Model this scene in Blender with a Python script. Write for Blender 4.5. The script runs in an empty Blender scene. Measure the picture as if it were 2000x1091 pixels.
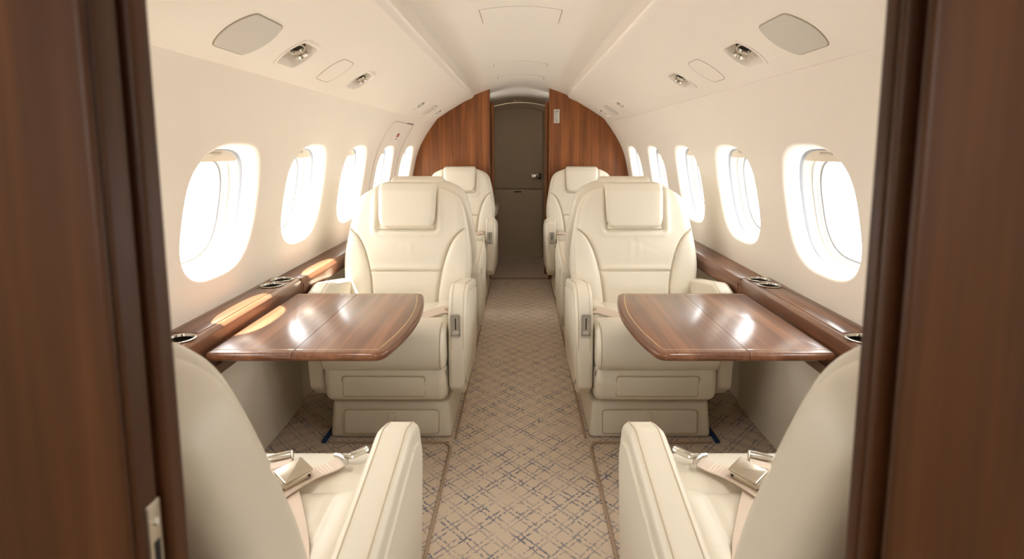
import bpy, bmesh, math, random
from mathutils import Vector, Matrix
random.seed(7)
SC = bpy.context.scene
COL = SC.collection
PI = math.pi

# ------------------------------------------------------------------ camera, world, sun, exposure
EYE = 0.923
FPX, CX, CY = 1100.0, 1017.0, 423.0
cam_d = bpy.data.cameras.new('camera')
cam_d.sensor_fit = 'HORIZONTAL'
cam_d.sensor_width = 36.0
cam_d.lens = 36.0 * FPX / 2000.0
cam_d.shift_x = -(CX - 1000.0) / 2000.0
cam_d.shift_y = -(545.5 - CY) / 2000.0
cam_d.clip_start = 0.02
cam_d.dof.use_dof = True
cam_d.dof.focus_distance = 1.75
cam_d.dof.aperture_fstop = 6.5
cam = bpy.data.objects.new('camera', cam_d)
COL.objects.link(cam)
cam.location = (0, 0, EYE)
cam.rotation_euler = (PI / 2 - math.atan(135 / 1100.0), 0, 0)
SC.camera = cam

world = bpy.data.worlds.new('overcast_sky')
SC.world = world
world.use_nodes = True
bg = world.node_tree.nodes['Background']
bg.inputs['Color'].default_value = (1.0, 0.995, 0.985, 1)
bg.inputs['Strength'].default_value = 9.0

sun_d = bpy.data.lights.new('sun', 'SUN')
sun_d.energy = 36.0
sun_d.angle = math.radians(0.6)
sun_d.color = (1.0, 0.93, 0.82)
sun = bpy.data.objects.new('sun', sun_d)
COL.objects.link(sun)
sun.rotation_euler = Vector((0.45, -0.02, -1.0)).to_track_quat('-Z', 'Y').to_euler()

vs = SC.view_settings
vs.view_transform = 'Standard'
vs.look = 'None'
vs.gamma = 1.0
vs.use_curve_mapping = False
vs.exposure = 0.50

FILL_W = 2.6            # power of the fill light added at the reading lamps nearest the camera
SC.cycles.diffuse_bounces = 7
SC.cycles.max_bounces = 10

# ------------------------------------------------------------------ materials
def new_mat(name):
    m = bpy.data.materials.new(name)
    m.use_nodes = True
    nt = m.node_tree
    b = nt.nodes['Principled BSDF']
    return m, nt, b

def srgb(r, g, b):
    f = lambda c: (c / 255) / 12.92 if c / 255 <= 0.04045 else ((c / 255 + 0.055) / 1.055) ** 2.4
    return (f(r), f(g), f(b), 1)

def N(nt, t, **kw):
    n = nt.nodes.new(t)
    for k, v in kw.items():
        setattr(n, k, v)
    return n

def ramp(nt, stops):
    r = N(nt, 'ShaderNodeValToRGB')
    el = r.color_ramp.elements
    while len(el) < len(stops):
        el.new(0.5)
    for e, (p, c) in zip(el, stops):
        e.position = p
        e.color = c
    return r

def plain(name, col, rough=0.5, metal=0.0, noise=0.0, scale=200, bump=0.0, coat=0.0):
    m, nt, b = new_mat(name)
    b.inputs['Base Color'].default_value = col
    b.inputs['Roughness'].default_value = rough
    b.inputs['Metallic'].default_value = metal
    b.inputs['Coat Weight'].default_value = coat
    if noise or bump:
        tc = N(nt, 'ShaderNodeTexCoord')
        nz = N(nt, 'ShaderNodeTexNoise')
        nz.inputs['Scale'].default_value = scale
        nz.inputs['Detail'].default_value = 3
        nt.links.new(tc.outputs['Object'], nz.inputs['Vector'])
        if noise:
            lo = tuple(c * (1 - noise) for c in col[:3]) + (1,)
            hi = tuple(min(1, c * (1 + noise)) for c in col[:3]) + (1,)
            r = ramp(nt, [(0.3, lo), (0.7, hi)])
            nt.links.new(nz.outputs['Fac'], r.inputs['Fac'])
            nt.links.new(r.outputs['Color'], b.inputs['Base Color'])
        if bump:
            bp = N(nt, 'ShaderNodeBump')
            bp.inputs['Strength'].default_value = bump
            bp.inputs['Distance'].default_value = 0.001
            nt.links.new(nz.outputs['Fac'], bp.inputs['Height'])
            nt.links.new(bp.outputs['Normal'], b.inputs['Normal'])
    return m

def wood(name, axis, dark, mid, light, rough=0.25, coat=0.6, coat_rough=0.08, fine=1.0, spec=0.5):
    m, nt, b = new_mat(name)
    tc = N(nt, 'ShaderNodeTexCoord')
    mp = N(nt, 'ShaderNodeMapping')
    sc = [95.0 * fine, 95.0 * fine, 95.0 * fine]
    sc[axis] = 2.2
    mp.inputs['Scale'].default_value = sc
    nt.links.new(tc.outputs['Object'], mp.inputs['Vector'])
    n1 = N(nt, 'ShaderNodeTexNoise')
    n1.inputs['Scale'].default_value = 1.0
    n1.inputs['Detail'].default_value = 6
    n1.inputs['Roughness'].default_value = 0.62
    nt.links.new(mp.outputs['Vector'], n1.inputs['Vector'])
    mp2 = N(nt, 'ShaderNodeMapping')
    sc2 = [22.0, 22.0, 22.0]
    sc2[axis] = 1.3
    mp2.inputs['Scale'].default_value = sc2
    nt.links.new(tc.outputs['Object'], mp2.inputs['Vector'])
    n2 = N(nt, 'ShaderNodeTexNoise')
    n2.inputs['Scale'].default_value = 1.0
    n2.inputs['Detail'].default_value = 3
    nt.links.new(mp2.outputs['Vector'], n2.inputs['Vector'])
    mx = N(nt, 'ShaderNodeMath', operation='MULTIPLY_ADD')
    nt.links.new(n2.outputs['Fac'], mx.inputs[0])
    mx.inputs[1].default_value = 0.75
    ad = N(nt, 'ShaderNodeMath', operation='MULTIPLY')
    nt.links.new(n1.outputs['Fac'], ad.inputs[0])
    ad.inputs[1].default_value = 0.45
    nt.links.new(ad.outputs[0], mx.inputs[2])
    r = ramp(nt, [(0.38, dark), (0.60, mid), (0.80, light)])
    nt.links.new(mx.outputs[0], r.inputs['Fac'])
    nt.links.new(r.outputs['Color'], b.inputs['Base Color'])
    b.inputs['Roughness'].default_value = rough
    b.inputs['Coat Weight'].default_value = coat
    b.inputs['Coat Roughness'].default_value = coat_rough
    b.inputs['Specular IOR Level'].default_value = spec
    return m

def carpet_material(name, base, base2, dash):
    m, nt, b = new_mat(name)
    L = nt.links.new
    tc = N(nt, 'ShaderNodeTexCoord')
    wob = N(nt, 'ShaderNodeTexNoise')
    wob.inputs['Scale'].default_value = 60
    wob.inputs['Detail'].default_value = 2
    L(tc.outputs['Object'], wob.inputs['Vector'])
    sx = N(nt, 'ShaderNodeSeparateXYZ')
    L(tc.outputs['Object'], sx.inputs[0])
    def math_(op, a, c=None, d=None):
        n = N(nt, 'ShaderNodeMath', operation=op)
        for i, v in enumerate((a, c, d)):
            if v is None:
                continue
            if isinstance(v, (int, float)):
                n.inputs[i].default_value = v
            else:
                L(v, n.inputs[i])
        return n.outputs[0]
    w = math_('MULTIPLY', math_('SUBTRACT', wob.outputs['Fac'], 0.5), 0.22)
    ax = math_('DIVIDE', math_('ABSOLUTE', sx.outputs[0]), 0.068)
    ay = math_('DIVIDE', sx.outputs[1], 0.073)
    masks = []
    for k, op in enumerate(('ADD', 'SUBTRACT')):
        p = math_('ADD', math_(op, ax, ay), w)
        f = math_('ABSOLUTE', math_('SUBTRACT', math_('FRACT', p), 0.5))     # 0 at centre of cell, .5 on the line
        g = math_('ABSOLUTE', math_('SUBTRACT', f, 0.36))
        line = math_('LESS_THAN', g, 0.046)
        nz = N(nt, 'ShaderNodeTexNoise')
        nz.inputs['Scale'].default_value = 95 + 20 * k
        nz.inputs['Detail'].default_value = 2
        mpn = N(nt, 'ShaderNodeMapping')
        mpn.inputs['Location'].default_value = (3.1 * k, 1.7 * k, 0)
        L(tc.outputs['Object'], mpn.inputs['Vector'])
        L(mpn.outputs['Vector'], nz.inputs['Vector'])
        masks.append(math_('MULTIPLY', line, math_('MULTIPLY', math_('SUBTRACT', nz.outputs['Fac'], 0.40), 9.0)))
    mk = N(nt, 'ShaderNodeMath', operation='MAXIMUM', use_clamp=True)
    L(masks[0], mk.inputs[0])
    L(masks[1], mk.inputs[1])
    big = N(nt, 'ShaderNodeTexNoise')
    big.inputs['Scale'].default_value = 14
    L(tc.outputs['Object'], big.inputs['Vector'])
    mk2 = N(nt, 'ShaderNodeMath', operation='MULTIPLY', use_clamp=True)
    L(mk.outputs[0], mk2.inputs[0])
    L(math_('MULTIPLY', math_('SUBTRACT', big.outputs['Fac'], 0.2), 1.9), mk2.inputs[1])
    pile = N(nt, 'ShaderNodeTexNoise')
    pile.inputs['Scale'].default_value = 700
    pile.inputs['Detail'].default_value = 2
    L(tc.outputs['Object'], pile.inputs['Vector'])
    rp = ramp(nt, [(0.3, base), (0.7, base2)])
    L(pile.outputs['Fac'], rp.inputs['Fac'])
    mix = N(nt, 'ShaderNodeMix', data_type='RGBA')
    L(mk2.outputs[0], mix.inputs[0])
    L(rp.outputs['Color'], mix.inputs[6])
    mix.inputs[7].default_value = dash
    L(mix.outputs[2], b.inputs['Base Color'])
    b.inputs['Roughness'].default_value = 0.95
    b.inputs['Sheen Weight'].default_value = 0.3
    bp = N(nt, 'ShaderNodeBump')
    bp.inputs['Strength'].default_value = 0.6
    bp.inputs['Distance'].default_value = 0.002
    L(pile.outputs['Fac'], bp.inputs['Height'])
    L(bp.outputs['Normal'], b.inputs['Normal'])
    return m

def pane_material(name):
    m = bpy.data.materials.new(name)
    m.use_nodes = True
    nt = m.node_tree
    nt.nodes.remove(nt.nodes['Principled BSDF'])
    out = nt.nodes['Material Output']
    tr = N(nt, 'ShaderNodeBsdfTransparent')
    tr.inputs['Color'].default_value = (0.96, 0.97, 0.97, 1)
    gl = N(nt, 'ShaderNodeBsdfGlossy')
    gl.inputs['Roughness'].default_value = 0.02
    mx = N(nt, 'ShaderNodeMixShader')
    mx.inputs[0].default_value = 0.06
    nt.links.new(tr.outputs[0], mx.inputs[1])
    nt.links.new(gl.outputs[0], mx.inputs[2])
    nt.links.new(mx.outputs[0], out.inputs['Surface'])
    return m

M = {}
M['leather'] = plain('cream_leather', srgb(217, 209, 192), 0.42, noise=0.02, scale=900, bump=0.10)
M['leather_seam_shaded'] = plain('cream_leather_piping_shaded', srgb(184, 168, 139), 0.5)  # piping toned darker than the leather to stand in for seam shadow
M['lining'] = plain('cream_lining', srgb(239, 231, 219), 0.55, noise=0.012, scale=400, bump=0.05)
M['valance'] = plain('cream_overhead', srgb(240, 232, 220), 0.38, noise=0.01, scale=300, bump=0.03)
M['ceiling'] = plain('cream_ceiling', srgb(247, 240, 229), 0.34, noise=0.01, scale=300)
M['dado'] = plain('beige_dado', srgb(228, 218, 200), 0.6, noise=0.02, scale=300, bump=0.05)
M['white'] = plain('white_plastic', srgb(200, 198, 192), 0.4)
M['shade'] = plain('beige_shade', srgb(224, 212, 192), 0.5)
M['gasket'] = plain('grey_gasket', srgb(150, 152, 158), 0.6)
M['joint'] = plain('tan_joint', srgb(150, 132, 106), 0.8)
M['dark'] = plain('dark_gap', srgb(24, 17, 13), 0.8)
M['speaker'] = plain('grille_cloth', srgb(208, 202, 191), 0.8, noise=0.06, scale=1500, bump=0.2)
M['chrome'] = plain('chrome', srgb(214, 210, 202), 0.14, metal=1.0)
M['satin'] = plain('satin_metal', srgb(190, 180, 164), 0.3, metal=1.0)
M['latchmetal'] = plain('brushed_latch', srgb(186, 180, 170), 0.42, metal=0.55)
M['wellsteel'] = plain('well_steel', srgb(128, 120, 110), 0.28, metal=1.0)
M['darkmetal'] = plain('dark_metal', srgb(60, 55, 50), 0.35, metal=0.8)
M['strap'] = plain('beige_webbing', srgb(214, 196, 180), 0.8, noise=0.05, scale=1200, bump=0.25)
M['stitch'] = plain('pale_stitching', srgb(236, 224, 212), 0.8)
M['binding'] = plain('carpet_binding', srgb(160, 138, 115), 0.9)
M['navy'] = plain('navy_track', srgb(28, 52, 92), 0.45)
M['placard'] = plain('placard_paper', srgb(196, 190, 180), 0.6)
M['ink'] = plain('placard_ink', srgb(90, 86, 80), 0.7)
M['red'] = plain('red_marking', srgb(150, 52, 40), 0.6)
M['door'] = plain('beige_door', srgb(192, 176, 150), 0.6, noise=0.04, scale=500, bump=0.1)
M['pane'] = pane_material('window_pane')
WD, WM_, WL = srgb(76, 44, 28), srgb(106, 66, 43), srgb(138, 92, 63)
M['wood_y'] = wood('walnut_lengthwise', 1, WD, WM_, WL, rough=0.5, coat=0.8, coat_rough=0.17, spec=0.2)
M['wood_z'] = wood('walnut_upright', 2, srgb(92, 50, 20), srgb(128, 74, 32), srgb(158, 98, 48), rough=0.45, coat=0.12, coat_rough=0.25, spec=0.3)
M['wood_jamb_shaded'] = wood('walnut_jamb_shaded', 2, srgb(48, 26, 11), srgb(72, 42, 19), srgb(92, 57, 28), rough=0.5, coat=0.05, coat_rough=0.3, fine=0.6, spec=0.2)  # same walnut with the shade of the near doorway put into its colour
M['inlay'] = plain('maple_inlay', srgb(206, 160, 96), 0.3, coat=0.8)
M['carpet'] = carpet_material('patterned_carpet', srgb(190, 168, 143), srgb(220, 200, 174), srgb(50, 66, 100))

# ------------------------------------------------------------------ mesh helpers
def link(name, me, mat=None, parent=None, smooth=True, sharp=40):
    o = bpy.data.objects.new(name, me)
    COL.objects.link(o)
    if mat is not None:
        me.materials.append(M[mat] if isinstance(mat, str) else mat)
    if smooth:
        for p in me.polygons:
            p.use_smooth = True
        me.set_sharp_from_angle(angle=math.radians(sharp))
    if parent is not None:
        o.parent = parent
    return o

def mesh(name, verts, faces, mat=None, parent=None, smooth=True, sharp=40, weld=0.0, fixn=True):
    me = bpy.data.meshes.new(name)
    me.from_pydata([tuple(v) for v in verts], [], faces)
    if weld or fixn:
        bm = bmesh.new()
        bm.from_mesh(me)
        if weld:
            bmesh.ops.remove_doubles(bm, verts=bm.verts, dist=weld)
        if fixn:
            bmesh.ops.recalc_face_normals(bm, faces=bm.faces)
        bm.to_mesh(me)
        bm.free()
    me.update()
    return link(name, me, mat, parent, smooth, sharp)

def empty(name, loc=(0, 0, 0), parent=None):
    o = bpy.data.objects.new(name, None)
    o.empty_display_size = 0.05
    COL.objects.link(o)
    o.location = loc
    if parent:
        o.parent = parent
    return o

def tag(o, label=None, cat=None, group=None, kind=None):
    if label:
        o['label'] = label
    if cat:
        o['category'] = cat
    if group:
        o['group'] = group
    if kind:
        o['kind'] = kind
    return o

class MB:
    """collects several closed pieces for ONE part"""
    def __init__(self):
        self.v, self.f = [], []
    def add(self, vs_, fs):
        k = len(self.v)
        self.v += [tuple(p) for p in vs_]
        self.f += [tuple(i + k for i in f) for f in fs]
        return self
    def build(self, name, mat, parent=None, **kw):
        return mesh(name, self.v, self.f, mat, parent, **kw)

def area2(p):
    return sum(p[i][0] * p[(i + 1) % len(p)][1] - p[(i + 1) % len(p)][0] * p[i][1] for i in range(len(p)))

def roundpoly(pts, seg=5):
    """pts: (x, y, r) -> polygon with rounded corners, counter-clockwise"""
    if area2(pts) < 0:
        pts = pts[::-1]
    out = []
    n = len(pts)
    for i in range(n):
        p0, p1, p2 = Vector(pts[i - 1][:2]), Vector(pts[i][:2]), Vector(pts[(i + 1) % n][:2])
        r = pts[i][2] if len(pts[i]) > 2 else 0
        a, c = (p0 - p1), (p2 - p1)
        la, lc = a.length, c.length
        a.normalize(); c.normalize()
        ang = math.acos(max(-1, min(1, a.dot(c))))
        if r <= 0 or abs(ang - PI) < 0.03:
            out.append((p1.x, p1.y))
            continue
        d = min(r / math.tan(ang / 2), la * 0.48, lc * 0.48)
        s, e = p1 + a * d, p1 + c * d
        for k in range(seg + 1):
            t = k / seg
            q = s * (1 - t) ** 2 + p1 * (2 * t * (1 - t)) + e * t ** 2
            out.append((q.x, q.y))
    return out

def insetpoly(p, d):
    n = len(p)
    out = []
    for i in range(n):
        a = Vector(p[i]) - Vector(p[i - 1])
        c = Vector(p[(i + 1) % n]) - Vector(p[i])
        if a.length < 1e-9: a = c
        if c.length < 1e-9: c = a
        a = a.normalized(); c = c.normalized()
        na, nc = Vector((-a.y, a.x)), Vector((-c.y, c.x))
        m = na + nc
        if m.length < 1e-6:
            m = na
        m = m.normalized()
        k = max(0.5, m.dot(na))
        q = Vector(p[i]) + m * (d / k)
        out.append((q.x, q.y))
    return out

def rext(poly, a0, a1, r, fn, seg=4, mids=1, disp=None, r2=None):
    """extrude a closed outline from a0 to a1 with rounded ends; fn(p, q, a) -> xyz"""
    if area2(poly) < 0:
        poly = poly[::-1]
    r2 = r if r2 is None else r2
    rings = [(a0 + r - r * math.sin(k / seg * PI / 2), r * (1 - math.cos(k / seg * PI / 2))) for k in range(seg, -1, -1)]
    mid = [(a0 + r + (a1 - r2 - a0 - r) * k / mids, 0.0) for k in range(1, mids)]
    end = [(a1 - r2 + r2 * math.sin(k / seg * PI / 2), r2 * (1 - math.cos(k / seg * PI / 2))) for k in range(seg + 1)]
    allr = rings + mid + end
    V, Fc = [], []
    n = len(poly)
    for a, ins in allr:
        pp = insetpoly(poly, ins) if ins > 1e-7 else poly
        for (p, q) in pp:
            v = Vector(fn(p, q, a))
            if disp:
                v = v + Vector(disp(v))
            V.append(v)
    for j in range(len(allr) - 1):
        for i in range(n):
            i2 = (i + 1) % n
            Fc.append((j * n + i, j * n + i2, (j + 1) * n + i2, (j + 1) * n + i))
    Fc.append(tuple(range(n))[::-1])
    Fc.append(tuple(range((len(allr) - 1) * n, len(allr) * n)))
    return V, Fc

FX = lambda p, q, a: (a, p, q)     # outline in (y, z), extruded along x
FY = lambda p, q, a: (p, a, q)     # outline in (x, z), extruded along y
FZ = lambda p, q, a: (p, q, a)     # outline in (x, y), extruded along z

def rrect(x0, x1, y0, y1, r, seg=5):
    return roundpoly([(x0, y0, r), (x1, y0, r), (x1, y1, r), (x0, y1, r)], seg)

def rbox(x0, x1, y0, y1, z0, z1, r=0.004, seg=3):
    if x1 < x0: x0, x1 = x1, x0
    if y1 < y0: y0, y1 = y1, y0
    return rext(rrect(x0, x1, y0, y1, r, seg), z0, z1, r, FZ, seg)

def loft(rings, cap=True, closed=True):
    n = len(rings[0])
    V = [p for r in rings for p in r]
    Fc = []
    for j in range(len(rings) - 1):
        for i in range(n if closed else n - 1):
            i2 = (i + 1) % n
            Fc.append((j * n + i, j * n + i2, (j + 1) * n + i2, (j + 1) * n + i))
    if cap:
        Fc.append(tuple(range(n))[::-1])
        Fc.append(tuple(range((len(rings) - 1) * n, len(rings) * n)))
    return V, Fc

def tube(path, r, n=8, closed=False):
    P = [Vector(p) for p in path]
    rings = []
    up = Vector((0, 0, 1))
    prev = None
    for i, p in enumerate(P):
        if closed:
            t = P[(i + 1) % len(P)] - P[i - 1]
        else:
            t = P[min(i + 1, len(P) - 1)] - P[max(i - 1, 0)]
        t.normalize()
        if prev is None:
            a = t.cross(up)
            if a.length < 0.05:
                a = t.cross(Vector((1, 0, 0)))
            a.normalize()
        else:
            a = prev - t * prev.dot(t)
            a.normalize()
        prev = a
        b = t.cross(a)
        rr = r[i] if isinstance(r, (list, tuple)) else r
        rings.append([p + (a * math.cos(2 * PI * k / n) + b * math.sin(2 * PI * k / n)) * rr for k in range(n)])
    if closed:
        rings.append(rings[0])
        return loft(rings, cap=False)
    return loft(rings)

def lathe(prof, c, axis=(0, 0, 1), n=24):
    """prof: (radius, height) list"""
    ax = Vector(axis).normalized()
    a = ax.orthogonal().normalized()
    b = ax.cross(a)
    c = Vector(c)
    rings = [[c + ax * h + (a * math.cos(2 * PI * k / n) + b * math.sin(2 * PI * k / n)) * max(r, 1e-5) for k in range(n)] for r, h in prof]
    return loft(rings, cap=False)

def interp(tab, t):
    """smooth monotone-ish cubic through (t, v) table"""
    n = len(tab)
    if t <= tab[0][0]:
        return tab[0][1]
    if t >= tab[-1][0]:
        return tab[-1][1]
    for i in range(n - 1):
        if tab[i][0] <= t <= tab[i + 1][0]:
            break
    def sl(j):
        if j <= 0:
            return (tab[1][1] - tab[0][1]) / (tab[1][0] - tab[0][0])
        if j >= n - 1:
            return (tab[-1][1] - tab[-2][1]) / (tab[-1][0] - tab[-2][0])
        return (tab[j + 1][1] - tab[j - 1][1]) / (tab[j + 1][0] - tab[j - 1][0])
    t0, v0 = tab[i]
    t1, v1 = tab[i + 1]
    h = t1 - t0
    u = (t - t0) / h
    m0, m1 = sl(i) * h, sl(i + 1) * h
    return (2 * u ** 3 - 3 * u * u + 1) * v0 + (u ** 3 - 2 * u * u + u) * m0 + (-2 * u ** 3 + 3 * u * u) * v1 + (u ** 3 - u * u) * m1

def boolean_cut(o, cutters):
    for c in cutters:
        md = o.modifiers.new('cut', 'BOOLEAN')
        md.operation = 'DIFFERENCE'
        md.solver = 'EXACT'
        md.object = c
    dg = bpy.context.evaluated_depsgraph_get()
    me = bpy.data.meshes.new_from_object(o.evaluated_get(dg))
    old = o.data
    o.modifiers.clear()
    o.data = me
    for p in me.polygons:
        p.use_smooth = True
    me.set_sharp_from_angle(angle=math.radians(32))
    for c in cutters:
        bpy.data.objects.remove(c, do_unlink=True)

def copy_tree(o, parent=None):
    c = o.copy()
    COL.objects.link(c)
    c.parent = parent
    for ch in o.children:
        copy_tree(ch, c)
    return c

# ------------------------------------------------------------------ the cabin shell
Y_FRONT, Y_BULK, Y_END = -1.15, 3.90, 4.70
WALL = [(0.0, .800), (.2, .800), (.40, .790), (.52, .775), (.60, .766), (.67, .756), (.74, .743), (.80, .731), (.864, .716),
        (.933, .690), (.975, .668), (1.014, .644), (1.05, .620), (1.08, .598), (1.14, .548), (1.20, .480), (1.26, .385), (1.30, .300)]
wallx = lambda z: interp(WALL, z)
WIN_Y = [.865, 1.395, 1.925, 2.465, 3.02, 3.58]
WIN_Z, WIN_A, WIN_B, WIN_N = .766, .160, .153, 2.9

# floor
fl = mesh('floor', [(-.86, Y_FRONT, 0), (.86, Y_FRONT, 0), (.86, Y_END + .3, 0), (-.86, Y_END + .3, 0),
                    (-.86, Y_FRONT, -.03), (.86, Y_FRONT, -.03), (.86, Y_END + .3, -.03), (-.86, Y_END + .3, -.03)],
          [(0, 1, 2, 3), (7, 6, 5, 4), (0, 4, 5, 1), (1, 5, 6, 2), (2, 6, 7, 3), (3, 7, 4, 0)], 'carpet', smooth=False)
tag(fl, 'beige carpet with a blue dashed diamond pattern along the aisle', kind='structure')

def superell(th, a, b, n):
    c, s = math.cos(th), math.sin(th)
    k = (abs(c) ** n + abs(s) ** n) ** (-1.0 / n)
    return a * k * c, b * k * s

ZC0, ZC1 = .50, 1.05
zl = [ZC0 + (ZC1 - ZC0) * i / 22 for i in range(23)]

def win_pt(th, k, wy):
    u, v = superell(th, WIN_A, WIN_B, WIN_N)
    return wy + u * k, WIN_Z + v * k

def build_wall(s, name):
    V, Fc = [], []
    def P(y, z, d=0.0):
        return (s * (wallx(z) + d), y, z)
    def sheet(ys, zs):
        k = len(V)
        for y in ys:
            for z in zs:
                V.append(P(y, z))
        m = len(zs)
        for i in range(len(ys) - 1):
            for j in range(m - 1):
                Fc.append((k + i * m + j, k + i * m + j + 1, k + (i + 1) * m + j + 1, k + (i + 1) * m + j))
    edges = [WIN_Y[0] - .265] + [(WIN_Y[i] + WIN_Y[i + 1]) / 2 for i in range(5)] + [WIN_Y[5] + .27]
    ylists = []
    for i in range(6):
        ylists.append([edges[i] + (edges[i + 1] - edges[i]) * j / 14 for j in range(15)])
    full = [Y_FRONT, 0, .4] + [y for yl in ylists for y in yl[(0 if yl is ylists[0] else 1):]] + [Y_BULK + .05]
    sheet(full, [0, .1, .2, .3, .4, .46, ZC0])
    sheet(full, [ZC1] + [1.05 + .25 * i / 12 for i in range(1, 13)])
    sheet([Y_FRONT, 0, .4, edges[0]], zl)
    sheet([edges[-1], Y_BULK + .05], zl)
    for wi, wy in enumerate(WIN_Y):
        yl = ylists[wi]
        y0, y1 = yl[0], yl[-1]
        bnd = [(y1, z) for z in zl] + [(y, ZC1) for y in yl[::-1][1:]] + [(y0, z) for z in zl[::-1][1:]] + [(y, ZC0) for y in yl[1:-1]]
        prof = [(1.12, 0), (1.105, .0004), (1.082, .0025), (1.058, .0075), (1.038, .0155), (1.022, .025), (1.010, .037), (1.004, .050)]
        rings = []
        for f in (0, .35, .7):
            ring = []
            for (y, z) in bnd:
                th = math.atan2((z - WIN_Z) / (ZC1 - ZC0), (y - wy) / (y1 - y0))
                hy, hz = win_pt(th, 1.12, wy)
                ring.append(P(y + (hy - y) * f, z + (hz - z) * f))
            rings.append(ring)
        for k, d in prof:
            ring = []
            for (y, z) in bnd:
                th = math.atan2((z - WIN_Z) / (ZC1 - ZC0), (y - wy) / (y1 - y0))
                hy, hz = win_pt(th, k, wy)
                ring.append(P(hy, hz, d))
            rings.append(ring)
        n = len(bnd)
        k0 = len(V)
        for r in rings:
            V.extend(r)
        for j in range(len(rings) - 1):
            for i in range(n):
                i2 = (i + 1) % n
                Fc.append((k0 + j * n + i, k0 + j * n + i2, k0 + (j + 1) * n + i2, k0 + (j + 1) * n + i))
    o = mesh(name, V, Fc, 'lining', weld=1e-5, sharp=60)
    tag(o, kind='structure')
    return o

for s, nm in ((-1, 'wall_left'), (1, 'wall_right')):
    w = build_wall(s, nm)
    tag(w, 'cream cabin lining with rounded window openings, ' + ('left' if s < 0 else 'right') + ' side')

# windows: frame rings, gasket, pane, pull-down shade
NW = 72
def window(idx, s, wy):
    def ring(k, d, top=None):
        out = []
        for i in range(NW):
            y, z = win_pt(2 * PI * i / NW, k, wy)
            out.append((s * (wallx(z) + d), y, z))
        return out
    root = empty('window_%d' % idx, (0, 0, 0))
    tag(root, kind='structure')
    V, Fc = loft([ring(1.006, .046), ring(1.0, .052), ring(.985, .050), ring(.965, .054), ring(.935, .068), ring(.915, .0705),
                  ring(.90, .0715), ring(.892, .080), ring(.875, .0815), ring(.868, .088), ring(.85, .0895)], cap=False)
    mesh('frame', V, Fc, 'white', root, sharp=50)
    V, Fc = loft([ring(1.012, .043), ring(.988, .0475), ring(.985, .053)], cap=False)
    mesh('shade_slot', V, Fc, 'gasket', root)
    V, Fc = loft([ring(.853, .088), ring(.835, .0885), ring(.832, .097), ring(.86, .098), ring(.853, .088)], cap=False)
    mesh('gasket', V, Fc, 'gasket', root)
    V, Fc = loft([ring(.845, .0935), ring(.845, .0955)], cap=True)
    mesh('pane', V, Fc, 'pane', root, smooth=False)
    # shade, pulled almost all the way up
    zlo = WIN_Z + WIN_B * .80
    pts = []
    for i in range(NW):
        y, z = win_pt(2 * PI * i / NW, .985, wy)
        if z >= zlo - 1e-4:
            pts.append((y, z))
    xm = lambda z: wallx(z) + .052
    ys = sorted(pts)
    poly = [(ys[0][0], zlo)] + ys + [(ys[-1][0], zlo)]
    V = [(s * xm(z), y, z) for y, z in poly] + [(s * (xm(z) + .004), y, z) for y, z in poly]
    n = len(poly)
    Fc = [tuple(range(n))[::-1], tuple(range(n, 2 * n))] + [(i, (i + 1) % n, n + (i + 1) % n, n + i) for i in range(n)]
    sh = mesh('shade', V, Fc, 'shade', root, smooth=False)
    z0 = WIN_Z + WIN_B * .925
    V, Fc = rbox(-.003, .003, -.028, .028, -.0035, .0035, .0025)
    V = [(s * (xm(z0) - .001 + v[0]), wy + v[1], z0 + v[2]) for v in V]
    mesh('shade_pull', V, Fc, 'satin', sh)
    return root

k = 1
for s in (-1, 1):
    for i, wy in enumerate(WIN_Y):
        w = window(k, s, wy)
        w['label'] = '%s oval cabin window on the %s wall with its shade raised' % (('doorway-hidden', 'nearest', 'second nearest', 'middle', 'fourth nearest', 'farthest')[i], 'left' if s < 0 else 'right')
        # light portal so that the sky is sampled through the opening
        pd = bpy.data.lights.new('sky_portal', 'AREA')
        pd.shape = 'RECTANGLE'
        pd.size, pd.size_y = .30, .28
        pd.cycles.is_portal = True
        po = bpy.data.objects.new('sky_portal', pd)
        COL.objects.link(po)
        po.location = (s * (wallx(WIN_Z) + .12), wy, WIN_Z)
        po.rotation_euler = Vector((-s, 0, 0)).to_track_quat('-Z', 'Y').to_euler()
        k += 1

# ceiling arch
CZ, CR = 1.372, .75
def ceil_z(x, y):
    z = CZ - (CR - math.sqrt(CR * CR - x * x))
    t = max(0, min(1, (y - 3.25) / .65))
    return z - .026 * t * t * (3 - 2 * t)
V, Fc = [], []
ys = [Y_FRONT, -.5, 0, .5, 1, 1.5, 2, 2.5, 3, 3.25] + [3.25 + .7 * i / 12 for i in range(1, 13)]
xs = [-.42 + .84 * i / 40 for i in range(41)]
for y in ys:
    for x in xs:
        V.append((x, y, ceil_z(x, y)))
n = len(xs)
for i in range(len(ys) - 1):
    for j in range(n - 1):
        Fc.append((i * n + j, i * n + j + 1, (i + 1) * n + j + 1, (i + 1) * n + j))
ce = mesh('ceiling', V, Fc, 'ceiling')
tag(ce, 'glossy cream arched cabin ceiling between the overhead panels', kind='structure')
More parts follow.
